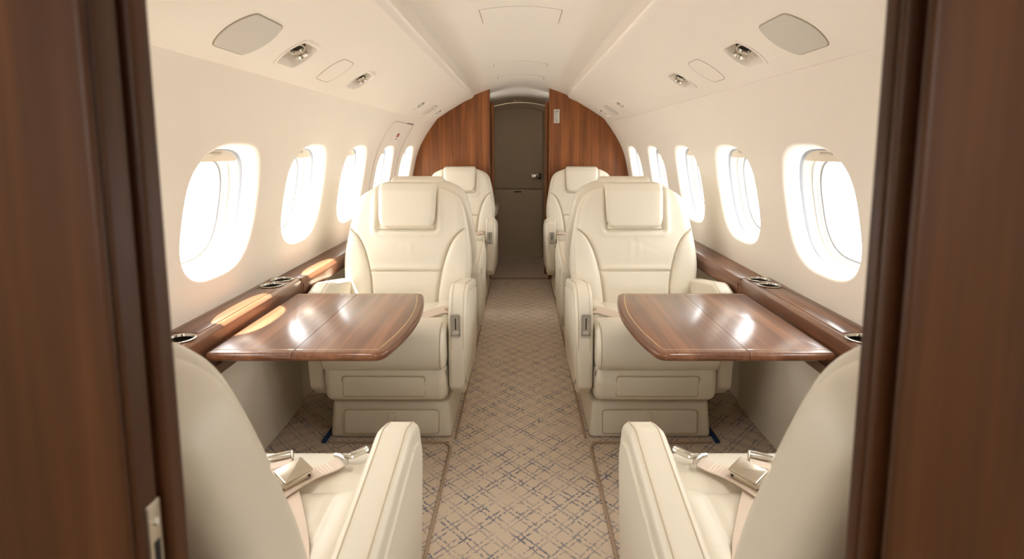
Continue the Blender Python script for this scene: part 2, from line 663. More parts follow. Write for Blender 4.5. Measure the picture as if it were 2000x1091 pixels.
# access covers let into the ceiling
def ceil_cover(y0, y1, hw, label):
    r = empty('ceiling_cover', (0, (y0 + y1) / 2, ceil_z(0, (y0 + y1) / 2)))
    tag(r, label, 'cover', 'access covers in the ceiling')
    cy, cz = r.location.y, r.location.z
    V, Fc = [], []
    for lev in (0, 1):
        for i in range(17):
            x = -hw + 2 * hw * i / 16
            for y in (y0, y1):
                V.append((x, y - cy, ceil_z(x, y) - cz - (.0012 if lev == 0 else -.002)))
    for i in range(16):
        a = i * 2
        Fc += [(a, a + 1, a + 3, a + 2), (34 + a, 34 + a + 2, 34 + a + 3, 34 + a + 1), (a, a + 2, 34 + a + 2, 34 + a), (a + 1, 34 + a + 1, 34 + a + 3, a + 3)]
    Fc += [(0, 34, 35, 1), (32, 33, 67, 66)]
    mesh('panel', V, Fc, 'ceiling', r)
    e = MB()
    def edge(x0, ya, x1, yb, w):
        n_ = 16 if abs(x1 - x0) > .01 else 1
        for i in range(n_):
            xa, xb = x0 + (x1 - x0) * i / n_, x0 + (x1 - x0) * (i + 1) / n_
            e.add(*tube([(xa, ya - cy, ceil_z(xa, ya) - cz - .0006), (xb, yb - cy, ceil_z(xb, yb) - cz - .0006)], w, 5))
    edge(-hw, y0, -hw, y1, .0013)
    edge(hw, y0, hw, y1, .0013)
    edge(-hw, y0, hw, y0, .0004)
    edge(-hw, y1, hw, y1, .0004)
    e.build('joint', 'joint', r)
ceil_cover(1.87, 2.06, .133, 'large flush access cover in the ceiling nearest the camera')
ceil_cover(3.02, 3.13, .142, 'thin flush access cover in the middle of the ceiling')
ceil_cover(3.50, 3.60, .142, 'thin flush access cover in the ceiling before the wooden bulkhead')

# overhead panels (valances) with lamp recesses
VP = [(.618, 1.0865, 0), (.587, 1.0865, .007), (.470, 1.163, 0), (.372, 1.221, 0), (.322, 1.243, .016), (.306, 1.258, .010), (.312, 1.272, .006), (.365, 1.262, 0), (.40, 1.30, 0), (.52, 1.20, 0)]
fd = Vector((.470 - .587, 0, 1.163 - 1.0865)).normalized()   # up the face (left-right mirrored with s)
fnm = Vector((fd.z, 0, -fd.x)) * -1                            # towards the cabin
fc0 = Vector((.587, 0, 1.0865))
def face_frame(s, y, t):
    o = fc0 + fd * t
    o = Vector((o.x * s, y, o.z))
    u = Vector((fd.x * s, 0, fd.z))
    nrm = Vector((-fd.z * s, 0, fd.x))
    if nrm.z > 0:
        nrm = -nrm
    return o, u, nrm                                            # origin, up-slope, inward (down) normal

def barrel(hy, ht, bulge, seg=8):
    """outline in (y, t): straight long sides, bulged ends"""
    p = []
    for sy in (1, -1):
        for i in range(seg + 1):
            a = -1 + 2 * i / seg
            p.append((sy * (hy + bulge * (1 - a * a)), sy * ht * a))
    # soften the corners
    q = []
    n = len(p)
    for i in range(n):
        a, b, c = Vector(p[i - 1]), Vector(p[i]), Vector(p[(i + 1) % n])
        if (i % (seg + 1)) in (0, seg):
            for f in (.0, .5, 1.0):
                s_ = b + (a - b).normalized() * .010
                e_ = b + (c - b).normalized() * .010
                w = s_ * (1 - f) ** 2 + b * 2 * f * (1 - f) + e_ * f * f
                q.append((w.x, w.y))
        else:
            q.append(p[i])
    return q

def scale_poly(p, k):
    return insetpoly(p if area2(p) > 0 else p[::-1], k)

Y_VEND = 3.80
FIT = [('lamp', .56), ('lamp', .75), ('speaker', 1.10), ('lamp', 1.335), ('blank', 1.60), ('lamp', 1.845), ('lamp', 2.93), ('speaker', 3.25), ('lamp', 3.53)]
T_FIT = .087
for s in (-1, 1):
    side = 'left' if s < 0 else 'right'
    prof = roundpoly(VP, 5)
    cx = sum(p[0] for p in prof) / len(prof)
    rings = []
    seq = [(.318, 0.0), (.6, 0), (1, 0), (1.5, 0), (2, 0), (2.5, 0), (3, 0), (3.4, 0), (Y_VEND - .04, 0.0), (Y_VEND - .022, .004), (Y_VEND - .008, .014), (Y_VEND, .034)]
    for y, ins in seq:
        pp = [(p[0] + ins * .9, p[1] + ins * .35) if p[0] < .60 else p for p in prof]
        rings.append([(s * p[0], y, p[1]) for p in pp])
    V, Fc = loft(rings)
    val = mesh('trim_%d' % (1 if s < 0 else 2), V, Fc, 'valance', sharp=50)
    tag(val, 'long cream overhead panel sloping above the %s windows' % side, kind='structure')
    cutters = []
    li = si = 0
    for kind, y in FIT:
        o, u, nrm = face_frame(s, y, T_FIT)
        far = y > 2.5
        mapf = lambda p, q, a, o=o, u=u, nrm=nrm: o + Vector((0, p, 0)) + u * q + nrm * a
        if kind == 'lamp':
            out = barrel(.047, .048, .019)
            V, Fc = rext(scale_poly(out, .003), -.05, .02, .0005, mapf, 1)
            cutters.append(mesh('cutter', V, Fc, 'valance', smooth=False))
            root = empty('reading_lamp', o)
            where = ('above the jamb', 'above the near seat', 'nearest in view', 'second in view', 'third in view', 'farthest aft')[li]
            tag(root, 'recessed twin spotlight in the %s overhead panel, %s' % (side, where), 'lamp', 'recessed reading lamps overhead')
            li += 1
            loc = lambda p, q, a, u=u, nrm=nrm: Vector((0, p, 0)) + u * q + nrm * a
            # bezel flange and bowl
            P0 = out if area2(out) > 0 else out[::-1]
            levels = [(0, -.002), (0, .0018), (.0035, .0026), (.0085, .0016), (.011, -.004), (.013, -.020), (.018, -.030), (.026, -.033)]
            rings = [[loc(p, q, d) for p, q in insetpoly(P0, i_)] for i_, d in levels]
            V, Fc = loft(rings, cap=False)
            n_ = len(P0)
            Fc.append(tuple(range((len(rings) - 1) * n_, len(rings) * n_)))
            mesh('bezel', V, Fc, 'valance', root, sharp=50)
            # two spot lamps on a pivot near the upper edge
            for j, dy in enumerate((-.021, .021)):
                ax = (nrm * 1.0 + u * -.15 + Vector((0, -.35 if j == 0 else .10, 0))).normalized()
                c = loc(dy, .016 - .012 * j, -.024)
                V, Fc = lathe([(0, -.005), (.009, -.005), (.0155, .000), (.0165, .007), (.0165, .019), (.018, .021), (.018, .0255), (.0155, .0255), (.012, .017), (0, .015)], c, ax, 18)
                sp = mesh('spotlight', V, Fc, 'chrome', root, sharp=40)
                V, Fc = lathe([(0, .0175), (.0118, .0175), (.0118, .0185), (0, .0185)], c, ax, 16)
                mesh('lens', V, Fc, 'darkmetal', sp)
                if j == 1 and y < 1:
                    pd = bpy.data.lights.new('added_fill_light', 'SPOT')  # extra spot added to brighten the near seats and floor
                    pd.energy = FILL_W
                    pd.spot_size = math.radians(165)
                    pd.spot_blend = 1.0
                    pd.shadow_soft_size = .02
                    pd.color = (1.0, 0.97, 0.93)
                    po = bpy.data.objects.new('added_fill_light', pd)
                    COL.objects.link(po)
                    po.location = o + c + ax * .045
                    pd.spot_size = math.radians(120)
                    po.rotation_euler = Vector((-s * .05, .30, -.95)).to_track_quat('-Z', 'Y').to_euler()
                V, Fc = lathe([(0, -.006), (.0035, -.006), (.0035, .006), (0, .006)], c + u * .017 + ax * .004, (0, 1, 0), 10)
                mesh('pivot', V, Fc, 'darkmetal', sp)
        else:
            if kind == 'speaker':
                big = y < 2
                out = barrel(.056 if big else .040, .050 if big else .044, .022)
                root = empty('speaker_grille', o)
                tag(root, '%s grey-beige barrel-shaped speaker grille in the %s overhead panel' % ('large near' if big else 'small far', side), 'speaker', 'speaker grilles overhead')
                si += 1
                nm, mt = 'grille', 'speaker'
            else:
                out = barrel(.043, .047, .017)
                root = empty('blank_cover', o)
                tag(root, 'flush cream blanking cover between two reading lamps, %s overhead panel' % side, 'cover', 'blanking covers overhead')
                nm, mt = 'plate', 'valance'
            loc = lambda p, q, a, u=u, nrm=nrm: Vector((0, p, 0)) + u * q + nrm * a
            P0 = out if area2(out) > 0 else out[::-1]
            hgt = .0022 if kind == 'speaker' else .0009
            rings = [[loc(p, q, d) for p, q in insetpoly(P0, i_)] for i_, d in [(0, -.003), (0, hgt * .4), (.0012, hgt), (.006, hgt * 1.2)]]
            V, Fc = loft(rings)
            mesh(nm, V, Fc, mt, root, sharp=30)
            V, Fc = tube([loc(p, q, .0003) for p, q in insetpoly(P0, -.0006)], .0009 if kind == 'speaker' else .0006, 5, closed=True)
            mesh('joint', V, Fc, 'joint', root)
    if s < 0:
        boolean_cut(val, cutters)
        val_left = val
    else:                               # the right panel is the mirror image of the left one
        for c in cutters:
            bpy.data.objects.remove(c, do_unlink=True)
        bm = bmesh.new()
        bm.from_mesh(val_left.data)
        for v in bm.verts:
            v.co.x = -v.co.x
        bmesh.ops.reverse_faces(bm, faces=bm.faces)
        me = val_left.data.copy()
        bm.to_mesh(me)
        bm.free()
        val.data = me

# lower side panels (dado) under the ledge
for s in (-1, 1):
    side = 'left' if s < 0 else 'right'
    V, Fc = rbox(s * .782, s * .84, .33, 1.937, .001, .46, .006)
    o = mesh('trim_%d' % (3 if s < 0 else 4), V, Fc, 'dado')
    tag(o, 'plain beige lower side panel beneath the %s folding table' % side, kind='structure')

# ------------------------------------------------------------------ wooden rear bulkhead and aft compartment
OPEN_L, OPEN_R = -.213, .196
def bulkhead(s, xin):
    V, Fc = [], []
    zs = [1.36 * i / 44 for i in range(45)]
    out = []
    for z in zs:
        out.append((min(.83, wallx(z) + .012) if z < 1.30 else .30, z))
    poly = [(xin, 0.0)] + [(s * x, z) for x, z in out if z < 1.285] + [(s * x, ceil_z(x, 3.9) + .008) for x in (.33, .30, .27, .24, .22) if x > abs(xin)] + [(xin, ceil_z(xin, 3.9) + .008)]
    V, Fc = rext(poly, 3.90, 3.932, .0005, FY, 1)
    return V, Fc
for s, xin, nm in ((-1, OPEN_L, 'wall_rear_left'), (1, OPEN_R, 'wall_rear_right')):
    side = 'left' if s < 0 else 'right'
    root = empty(nm, (0, 3.9, 0))
    tag(root, 'walnut veneer bulkhead panel %s of the rear doorway' % side, kind='structure')
    V, Fc = bulkhead(s, xin)
    V = [(v[0], v[1] - 3.9, v[2]) for v in V]
    mesh('panel', V, Fc, 'wood_z', root, sharp=30)
    zt = ceil_z(xin, 3.9) + .005
    V, Fc = rext(roundpoly([(xin - s * .002, -.006, .004), (xin + s * .012, -.006, .005), (xin + s * .012, .05, .004), (xin - s * .002, .05, .004)]), 0.001, zt, .0005, FZ, 1)
    mesh('edge_moulding', V, Fc, 'wood_z', root)
    V, Fc = rbox(xin - s * .0, xin - s * .022, .16, .19, .001, 1.243, .003)
    mesh('inner_jamb', V, Fc, 'wood_z', root)
    V, Fc = rbox(xin, s * .70, .175, .19, .001, 1.243, .002)
    mesh('inner_panel', V, Fc, 'wood_z', root)

# aft compartment: ceiling, end wall, door
V, Fc = [], []
ys2 = [3.925, 4.1, 4.3, 4.5, 4.722]
for i, y in enumerate(ys2):
    for x in xs:
        V.append((x, y, 1.349 - .014 * i - (CR - math.sqrt(CR * CR - x * x))))
for i in range(len(ys2) - 1):
    for j in range(n - 1):
        Fc.append((i * n + j, i * n + j + 1, (i + 1) * n + j + 1, (i + 1) * n + j))
o = mesh('trim_5', V, Fc, 'lining')
tag(o, 'pale arched ceiling of the compartment behind the rear doorway', kind='structure')
for s in (-1, 1):
    V, Fc = rbox(s * .40, s * .43, 3.935, 4.75, .001, 1.33, .002)
    o = mesh('wall_aft_%s' % ('left' if s < 0 else 'right'), V, Fc, 'door')
    tag(o, 'shaded beige side wall of the aft compartment, %s' % ('left' if s < 0 else 'right'), kind='structure')
V, Fc = rbox(-.45, .45, 4.72, 4.76, .001, 1.40, .002)
o = mesh('wall_aft_end', V, Fc, 'door')
tag(o, 'beige end wall behind the aft compartment door', kind='structure')
dr = empty('door_1', (-.025, 4.71, 0))
tag(dr, 'shaded beige aft compartment door with arched top and metal latch', kind='structure')
arch = [(-.205, .004), (.205, .004)] + [(.205 * math.cos(PI * i / 24) if False else .205 - .41 * i / 24, 1.212 + .036 * (1 - ((i - 12) / 12) ** 2)) for i in range(25)]
lower = [(-.205, .004), (.205, .004), (.205, .577), (-.205, .577)]
upper = [(-.205, .583), (.205, .583)] + arch[2:]
V, Fc = rext(upper, -.022, 0, .003, FY, 2)
mesh('upper_leaf', V, Fc, 'door', dr)
V, Fc = rext(lower, -.024, 0, .003, FY, 2)
lw = mesh('lower_leaf', V, Fc, 'door', dr)
V, Fc = rbox(-.030, .030, -.028, -.022, .553, .562, .002)
mesh('pull_slot', V, Fc, 'dark', lw)
lt = MB().add(*rbox(.115, .190, -.040, -.020, .668, .706, .004)).add(*rbox(.128, .160, -.058, -.036, .672, .702, .006))
mesh('latch', lt.v, lt.f, 'chrome', dr)
V, Fc = rbox(.172, .195, -.046, -.018, .664, .710, .003)
mesh('latch_plate', V, Fc, 'darkmetal', dr)
V, Fc = rbox(-.22, .20, 4.655, 4.70, .0005, .006, .002)
o = mesh('trim_6', V, Fc, 'satin')
tag(o, 'thin pale threshold strip below the aft compartment door', kind='structure')
V, Fc = rbox(-.215, .198, 3.895, 3.93, .0005, .005, .002)
o = mesh('trim_7', V, Fc, 'binding')
tag(o, 'carpet threshold strip in the rear doorway', kind='structure')
V, Fc = rbox(-.055, .015, 4.60, 4.66, 1.288, 1.315, .003)
o = mesh('dome_lamp', V, Fc, 'shade')
tag(o, 'small flat lamp on the ceiling above the aft door', 'lamp')
for s in (-1, 1):       # unseen lamps added behind the bulkhead to brighten the aft ceiling
    vl = empty('added_aft_lamp', (s * .30, 4.108, 1.02))
    tag(vl, 'small unseen lamp added to light the aft ceiling, behind the %s bulkhead panel' % ('left' if s < 0 else 'right'), 'lamp', 'added unseen lamps behind the bulkhead')
    V, Fc = rbox(-.05, .05, -.017, -.004, -.02, .02, .004)
    mesh('housing', V, Fc, 'chrome', vl)
    V, Fc = rbox(-.046, .046, -.004, .010, -.014, .014, .004)
    mesh('diffuser', V, Fc, 'white', vl)
    ld = bpy.data.lights.new('added_aft_light', 'SPOT')
    ld.energy = 1.3
    ld.spot_size = math.radians(95)
    ld.spot_blend = 1.0
    ld.shadow_soft_size = .04
    ld.color = (1, .95, .87)
    lo = bpy.data.objects.new('added_aft_light', ld)
    COL.objects.link(lo)
    lo.location = (s * .30, 4.15, 1.05)
    lo.rotation_euler = Vector((-s * .24, -.03, .28)).to_track_quat('-Z', 'Y').to_euler()
# padded aft cabinet behind the left doorway edge
ac = empty('aft_cabinet', (-.285, 4.02, 0))
tag(ac, 'dark wood cabinet with a cream padded top behind the rear left doorway', 'cabinet')
V, Fc = rbox(-.08, .095, .10, .40, .001, .42, .006)
mesh('body', V, Fc, 'wood_z', ac)
V, Fc = rbox(-.085, .115, .09, .42, .42, .50, .025, 5)
mesh('padded_top', V, Fc, 'leather', ac)
# placard
pl = empty('placard', (.2455, 3.898, 1.1355))
tag(pl, 'small pale printed placard on the right walnut bulkhead', 'sign')
V, Fc = rbox(-.0195, .0195, -.002, .001, -.0465, .0465, .0008, 2)
mesh('plate', V, Fc, 'placard', pl)
ink = MB()
for (zz, hw, hh) in ((.038, .0125, .0018), (.031, .0135, .0035), (.022, .007, .0018), (.0165, .0085, .0018), (.011, .006, .0018), (.003, .007, .0018), (-.003, .005, .0018), (-.013, .007, .0018), (-.019, .009, .0018), (-.027, .011, .0018), (-.033, .0125, .0018), (-.039, .0125, .0018)):
    ink.add(*rbox(-.0135, -.0135 + 2 * hw, -.0024, -.0018, zz - hh / 2, zz + hh / 2, .0002, 1))
ink.build('printed_lines', 'ink', pl, smooth=False)

# emergency exit outline and handle cover in the left wall
ex = empty('emergency_exit_hatch', (-.70, 3.25, .95))
tag(ex, 'flush emergency exit outline with small handle cover on the left wall', 'hatch')
def wl(y, z, d):   # local point on the left wall, d towards the cabin
    return Vector((-(wallx(z) - d), y, z)) - Vector((-.70, 3.25, .95))
path = [(2.77, .62), (2.77, .80), (2.78, 1.02), (2.80, 1.045), (2.84, 1.052), (3.24, 1.052), (3.29, 1.045), (3.31, 1.02), (3.31, .80), (3.31, .62)]
pp = []
for a, b in zip(path, path[1:]):
    for i in range(6):
        pp.append((a[0] + (b[0] - a[0]) * i / 6, a[1] + (b[1] - a[1]) * i / 6))
V, Fc = tube([wl(y, z, .0002) for y, z in pp], .0012, 5)
mesh('joint', V, Fc, 'joint', ex)
def wall_plate(y0, y1, z0, z1, r, d0, d1, m=8):
    out = rrect(y0, y1, z0, z1, r)
    V = [wl(y, z, d0) for y, z in out] + [wl(y, z, d1) for y, z in out]
    n_ = len(out)
    return V, [tuple(range(n_)), tuple(range(n_, 2 * n_))] + [(i, (i + 1) % n_, n_ + (i + 1) % n_, n_ + i) for i in range(n_)]
V, Fc = wall_plate(2.95, 3.14, .945, 1.036, .018, -.003, .0025)
hc = mesh('handle_cover', V, Fc, 'lining', ex, sharp=30)
V, Fc = wall_plate(3.02, 3.07, .978, .998, .003, .001, .0040)
mesh('red_marking', V, Fc, 'red', hc)
V, Fc = wall_plate(3.03, 3.06, .966, .971, .001, .001, .0038)
mesh('small_print', V, Fc, 'ink', hc)
V, Fc = wall_plate(3.10, 3.28, 1.0515, 1.056, .001, .0, .0022)
mesh('grip_slot', V, Fc, 'ink', ex)

# ------------------------------------------------------------------ front partition (doorway the camera looks through)
def jamb_x(z, s):
    return s * .2
for s in (-1, 1):
    side = 'left' if s < 0 else 'right'
    ya = dict(p=.266, s0=.2725, s1=.2905, g1=.2985, e=.315) if s < 0 else dict(p=.283, s0=.2905, s1=.294, g1=.3025, e=.3225)
    root = empty('wall_front_%s' % side, (s * .2, ya['p'], 0))
    tag(root, 'walnut partition with shade put into its colour beside the cockpit doorway, %s of the view' % side, kind='structure')
    def lb(x0, x1, y0, y1, z0=.001, z1=1.36, r=.003):
        V, Fc = rbox(s * x0, s * x1, y0, y1, z0, z1, r)
        return [(v[0] - s * .2, v[1] - ya['p'], v[2]) for v in V], Fc
    mesh('panel', *lb(.2012, .86, ya['p'], ya['s0'] - .0006), 'wood_jamb_shaded', root)
    if s < 0:
        mesh('jamb_strip', *lb(.2005, .86, ya['s0'], ya['s1']), 'wood_jamb_shaded', root)
    else:
        mesh('jamb_strip', *lb(.204, .86, ya['s0'], ya['s1']), 'wood_jamb_shaded', root)
    mesh('door_slot', *lb(.217, .86, ya['s1'] - .002, ya['g1'] + .002, r=.0005), 'dark', root)
    if s < 0:
        mesh('jamb_strip', *lb(.2, .86, ya['g1'], ya['e'], r=.004), 'wood_jamb_shaded', root)
    else:
        mesh('jamb_strip', *lb(.2, .86, ya['g1'], .3085, r=.002), 'wood_jamb_shaded', root)
        mesh('jamb_strip', *lb(.2003, .86, .3092, ya['e'], r=.004), 'wood_jamb_shaded', root)
    if s < 0:
        V, Fc = rbox(.0008, -.004, .0135, .0235, .640, .732, .0006)
        lp = mesh('strike_plate', V, Fc, 'satin', root)
        V, Fc = rbox(.0012, -.003, .0160, .0212, .678, .710, .0004)
        mesh('latch_hole', V, Fc, 'dark', lp)
        for zz in (.721, .665):
            V, Fc = lathe([(0, -.001), (.0022, -.001), (.0022, .0012), (.001, .0016), (0, .0012)], (.0005, .0186, zz), (1, 0, 0), 12)
            mesh('screw', V, Fc, 'chrome', lp)

# cockpit side closing behind the camera: console up to the glare shield, open windscreen above
V, Fc = rbox(-.84, .84, Y_FRONT - .03, Y_FRONT, 0.001, .98, .003)
o = mesh('wall_cockpit', V, Fc, 'darkmetal')
tag(o, 'dark cockpit console wall behind the camera', kind='structure')

# ------------------------------------------------------------------ side ledges with cup holders
def ledge(s):
    side = 'left' if s < 0 else 'right'
    root = empty('side_ledge', (s * .72, 1.72, .40))
    tag(root, 'long walnut side ledge with steel cup holders under the %s windows' % side, 'ledge', 'side ledges')
    O = Vector(root.location)
    def put(name, VF, mat, parent=root, **kw):
        V = [Vector(v) - O for v in VF[0]]
        return mesh(name, V, VF[1], mat, parent, **kw)
    # front block that stows the table, with cup wells
    poly = roundpoly([(s * .780, .41, 0), (s * .684, .41, .003), (s * .684, .514, .004), (s * .694, .5205, .003), (s * .778, .5205, 0)], 4)
    blk = put('table_box', rext(poly, .328, 1.724, .004, FY, 3), 'wood_y', sharp=35)
    cut = []
    cups = [(1.150, .722), (1.618, .731), (1.690, .731)]
    for cy, cx_ in cups:
        V, Fc = lathe([(.0285, -.07), (.0285, .05)], (s * cx_ - O.x, cy - O.y, .5 - O.z), (0, 0, 1), 32)
        n_ = 32
        Fc = Fc + [tuple(range(n_))[::-1], tuple(range(n_, 2 * n_))]
        c = mesh('cutter', V, Fc, 'wood_y', root, smooth=False)
        cut.append(c)
    boolean_cut(blk, cut)
    for cy, cx_ in cups:
        VF = lathe([(.0285, .0005), (.0325, .0008), (.0330, .0022), (.0315, .0034), (.0292, .0034), (.0280, .0015), (.0278, -.055), (.0265, -.0575), (0, -.0575)], (s * cx_, cy, .5205), (0, 0, 1), 36)
        ch = put('cup_holder', VF, 'chrome', sharp=50)
        VF = lathe([(.0279, -.002), (.0277, -.0545), (.0262, -.0570), (0, -.0570)], (s * cx_, cy, .5205), (0, 0, 1), 36)
        put('well', VF, 'wellsteel', ch)
    # lid of the box: fine joint line and raised front lid
    put('lid', rbox(s * .702, s * .758, 1.19, 1.575, .515, .5222, .0015, 2), 'wood_y')
    put('lid_hinge', rbox(s * .7585, s * .7605, .34, 1.60, .515, .5212, .0003, 1), 'dark')
    # rear run of ledge with a rolled fascia
    poly = roundpoly([(s * .790, .478, 0), (s * .700, .455, .003), (s * .682, .462, .008), (s * .678, .500, .010), (s * .692, .5135, .006), (s * .785, .5135, 0)], 5)
    put('ledge_board', rext(poly, 1.7265, 3.895, .003, FY, 2), 'wood_y', sharp=35)
    put('fascia_joint', rext(roundpoly([(s * .785, .478, 0), (s * .704, .445, .002), (s * .704, .456, .002), (s * .785, .482, 0)]), 1.73, 3.895, .001, FY, 1), 'dado')
    put('end_cap', rbox(s * .6825, s * .775, 1.718, 1.7275, .425, .5195, .003), 'wood_y')
    # bracket the table hinges on
    put('hinge_rail', rbox(s * .655, s * .69, 1.04, 1.655, .432, .458, .004), 'wood_y')
    return root
for s in (-1, 1):
    ledge(s)
# cream wall panel right under the rear ledge
for s in (-1, 1):
    V, Fc = rext(roundpoly([(s * .80, .25, 0), (s * .765, .25, .004), (s * .715, .445, .004), (s * .80, .47, 0)]), 1.94, 3.895, .003, FY, 1)
    o = mesh('trim_%d' % (8 if s < 0 else 9), V, Fc, 'dado')
    tag(o, 'cream padded strip under the rear run of the %s ledge' % ('left' if s < 0 else 'right'), kind='structure')

# ------------------------------------------------------------------ folding tables
def table(s, y0, y1, label):
    yc = (y0 + y1) / 2
    root = empty('folding_table', (s * .47, yc, .468))
    tag(root, label, 'table', 'folding tables of the cabin')
    O = Vector(root.location)
    hl = (y1 - y0) / 2
    xend = lambda y, d=0: .262 + .030 * ((y - yc) / hl) ** 2 + d
    SPLIT = .487
    Z0, Z1 = .4705, .4905
    # inner leaf with bowed end
    end = [(xend(yc + hl * (-1 + 2 * i / 16)), yc + hl * (-1 + 2 * i / 16)) for i in range(17)]
    pts = [(s * (SPLIT - .0008), y0, 0)] + [(s * end[0][0], y0, .032)] + [(s * x, y, 0) for x, y in end[2:-2]] + [(s * end[-1][0], y1, .028)] + [(s * (SPLIT - .0008), y1, 0)]
    leaf_i = rext(roundpoly(pts, 6), Z0, Z1, .0085, FZ, 4)
    pts = [(s * .672, y0, .01), (s * (SPLIT + .0008), y0, 0), (s * (SPLIT + .0008), y1, 0), (s * .672, y1, .01)]
    leaf_o = rext(roundpoly(pts, 4), Z0, Z1, .0085, FZ, 4)
    # square off the joint so the two leaves meet
    def sq(VF):
        out = []
        for v in VF[0]:
            v = Vector(v)
            if abs(abs(v.x) - SPLIT) < .0105:
                v.x = math.copysign(SPLIT + (.0006 if abs(v.x) > SPLIT else -.0006), v.x)
            out.append(v - O)
        return out, VF[1]
    li = mesh('inner_leaf', *sq(leaf_i), 'wood_y', root, sharp=50)
    lo = mesh('outer_leaf', *sq(leaf_o), 'wood_y', root, sharp=50)
    # maple inlay line
    off, w = .021, .0022
    def strip(path):
        V, Fc = [], []
        for i, (x, y) in enumerate(path):
            a = Vector(path[max(i - 1, 0)]); b = Vector(path[min(i + 1, len(path) - 1)])
            t = (b - a).normalized()
            nn = Vector((-t.y, t.x)) * w * .5
            for sg in (1, -1):
                V.append(Vector((x + nn.x * sg, y + nn.y * sg, Z1 + .0004)) - O)
        for i in range(len(path) - 1):
            Fc.append((2 * i, 2 * i + 1, 2 * i + 3, 2 * i + 2))
        return V, Fc
    inner = [(s * xend(yc + (hl - off) * (-1 + 2 * i / 16), off), yc + (hl - off) * (-1 + 2 * i / 16)) for i in range(17)]
    mesh('inlay', *strip([(s * (SPLIT - .002), y0 + off)] + inner + [(s * (SPLIT - .002), y1 - off)]), 'inlay', li, smooth=False)
    for y in (y0 + off, y1 - off):
        mesh('inlay', *strip([(s * .66, y), (s * (SPLIT + .002), y)]), 'inlay', lo, smooth=False)
    V, Fc = rbox(s * .45, s * .66, yc - .02, yc + .02, .452, .4675, .003)
    mesh('support_arm', [Vector(v) - O for v in V], Fc, 'darkmetal', root)
    return root
table(-1, 1.15, 1.65, 'large glossy walnut folding table with sunlit patch, front left')
table(1, 1.15, 1.65, 'large glossy walnut folding table with maple inlay, front right')
table(-1, 2.80, 3.29, 'walnut table tip peeking out behind the front left seat')
table(1, 2.80, 3.29, 'walnut table tip peeking out behind the front right seat')

# ------------------------------------------------------------------ seats (local frame: faces -y, arm front at y=0, aisle on +x)
BACK_W = [(-.03, .190), (.02, .208), (.07, .224), (.12, .231), (.18, .230), (.24, .222), (.30, .212), (.345, .202), (.375, .191), (.398, .174), (.414, .150), (.424, .118), (.430, .085)]
BOL_X = [(-.04, .116), (.04, .121), (.11, .131), (.17, .147), (.21, .164), (.24, .184), (.256, .203), (.265, .217)]
bw = lambda h: interp(BACK_W, h)
bx_ = lambda h: interp(BOL_X, h)
gauss = lambda x, w: math.exp(-(x / w) ** 2)

def rr_section(w, y0, y1, r, nf=33, nb=13, nc=5):
    """closed section: front face (y0) left to right, right corner arcs, back face right to left"""
    r = min(r, (y1 - y0) * .49, w * .6)
    p = [(-w + r + 2 * (w - r) * i / (nf - 1), y0) for i in range(nf)]
    for k in range(1, nc):
        a = k / nc * PI / 2
        p.append((w - r + r * math.sin(a), y0 + r - r * math.cos(a)))
    p.append((w, y0 + r)); p.append((w, y1 - r))
    for k in range(1, nc):
        a = k / nc * PI / 2
        p.append((w - r + r * math.cos(a), y1 - r + r * math.sin(a)))
    p += [(w - r - 2 * (w - r) * i / (nb - 1), y1) for i in range(nb)]
    for k in range(1, nc):
        a = k / nc * PI / 2
        p.append((-w + r - r * math.sin(a), y1 - r + r * math.cos(a)))
    p.append((-w, y1 - r)); p.append((-w, y0 + r))
    for k in range(1, nc):
        a = k / nc * PI / 2
        p.append((-w + r - r * math.cos(a), y0 + r - r * math.sin(a)))
    return p

def back_mesh():
    hs = [-.03 + .395 * i / 150 for i in range(151)] + [.367 + .063 * i / 22 for i in range(23)]
    rings = []
    for h in hs:
        w = bw(h) - .010
        t = max(0, (h - .37) / .0605)
        f = math.sqrt(max(0, 1 - t * t)) if t > 0 else 1
        y0, y1 = -.004 + .030 * (1 - f), .045
        sec = rr_section(w, y0, y1, .026, nf=131)
        ring = []
        for x, y in sec:
            if y < .02:
                d = .0
                ax = abs(x)
                d += .0075 * gauss(h - .108, .0030) * (1 if ax < .15 else 0)               # lumbar seam
                d -= .004 * gauss(h - .118, .010) * max(0, 1 - (ax / .14) ** 4)
                if h < .268:
                    d += .014 * gauss(ax - bx_(h) - .003, .008)                            # crease along the bolsters
                dh = max(ax - .100, .262 - h) if (ax < .1 or h > .262) else math.hypot(ax - .1, .262 - h)
                if .0 <= dh:
                    d += .010 * gauss(dh, .010) * (1 if h < .40 else max(0, (.42 - h) / .02))  # crease round the headrest
                d -= .004 * gauss(max(0, dh) - .02, .012)
                d -= .006 * gauss(h - .05, .05) * max(0, 1 - (x / .13) ** 2)               # lumbar swell
                d -= .007 * gauss(h - .19, .06) * max(0, 1 - (x / .17) ** 2)
                d += .0010 * math.sin(x * 190 + 1.5 * math.sin(h * 40)) * gauss(h - .19, .03) * gauss(x, .035)
                d += .0012 * gauss(h - .215 + .4 * abs(x), .01) * gauss(x, .07)
                y += d * (1 if f > .5 else 0)
            ring.append((x, y, h))
        rings.append(ring)
    V, Fc = loft(rings)
    o = mesh('backrest', V, Fc, 'leather', sharp=60)
    return o

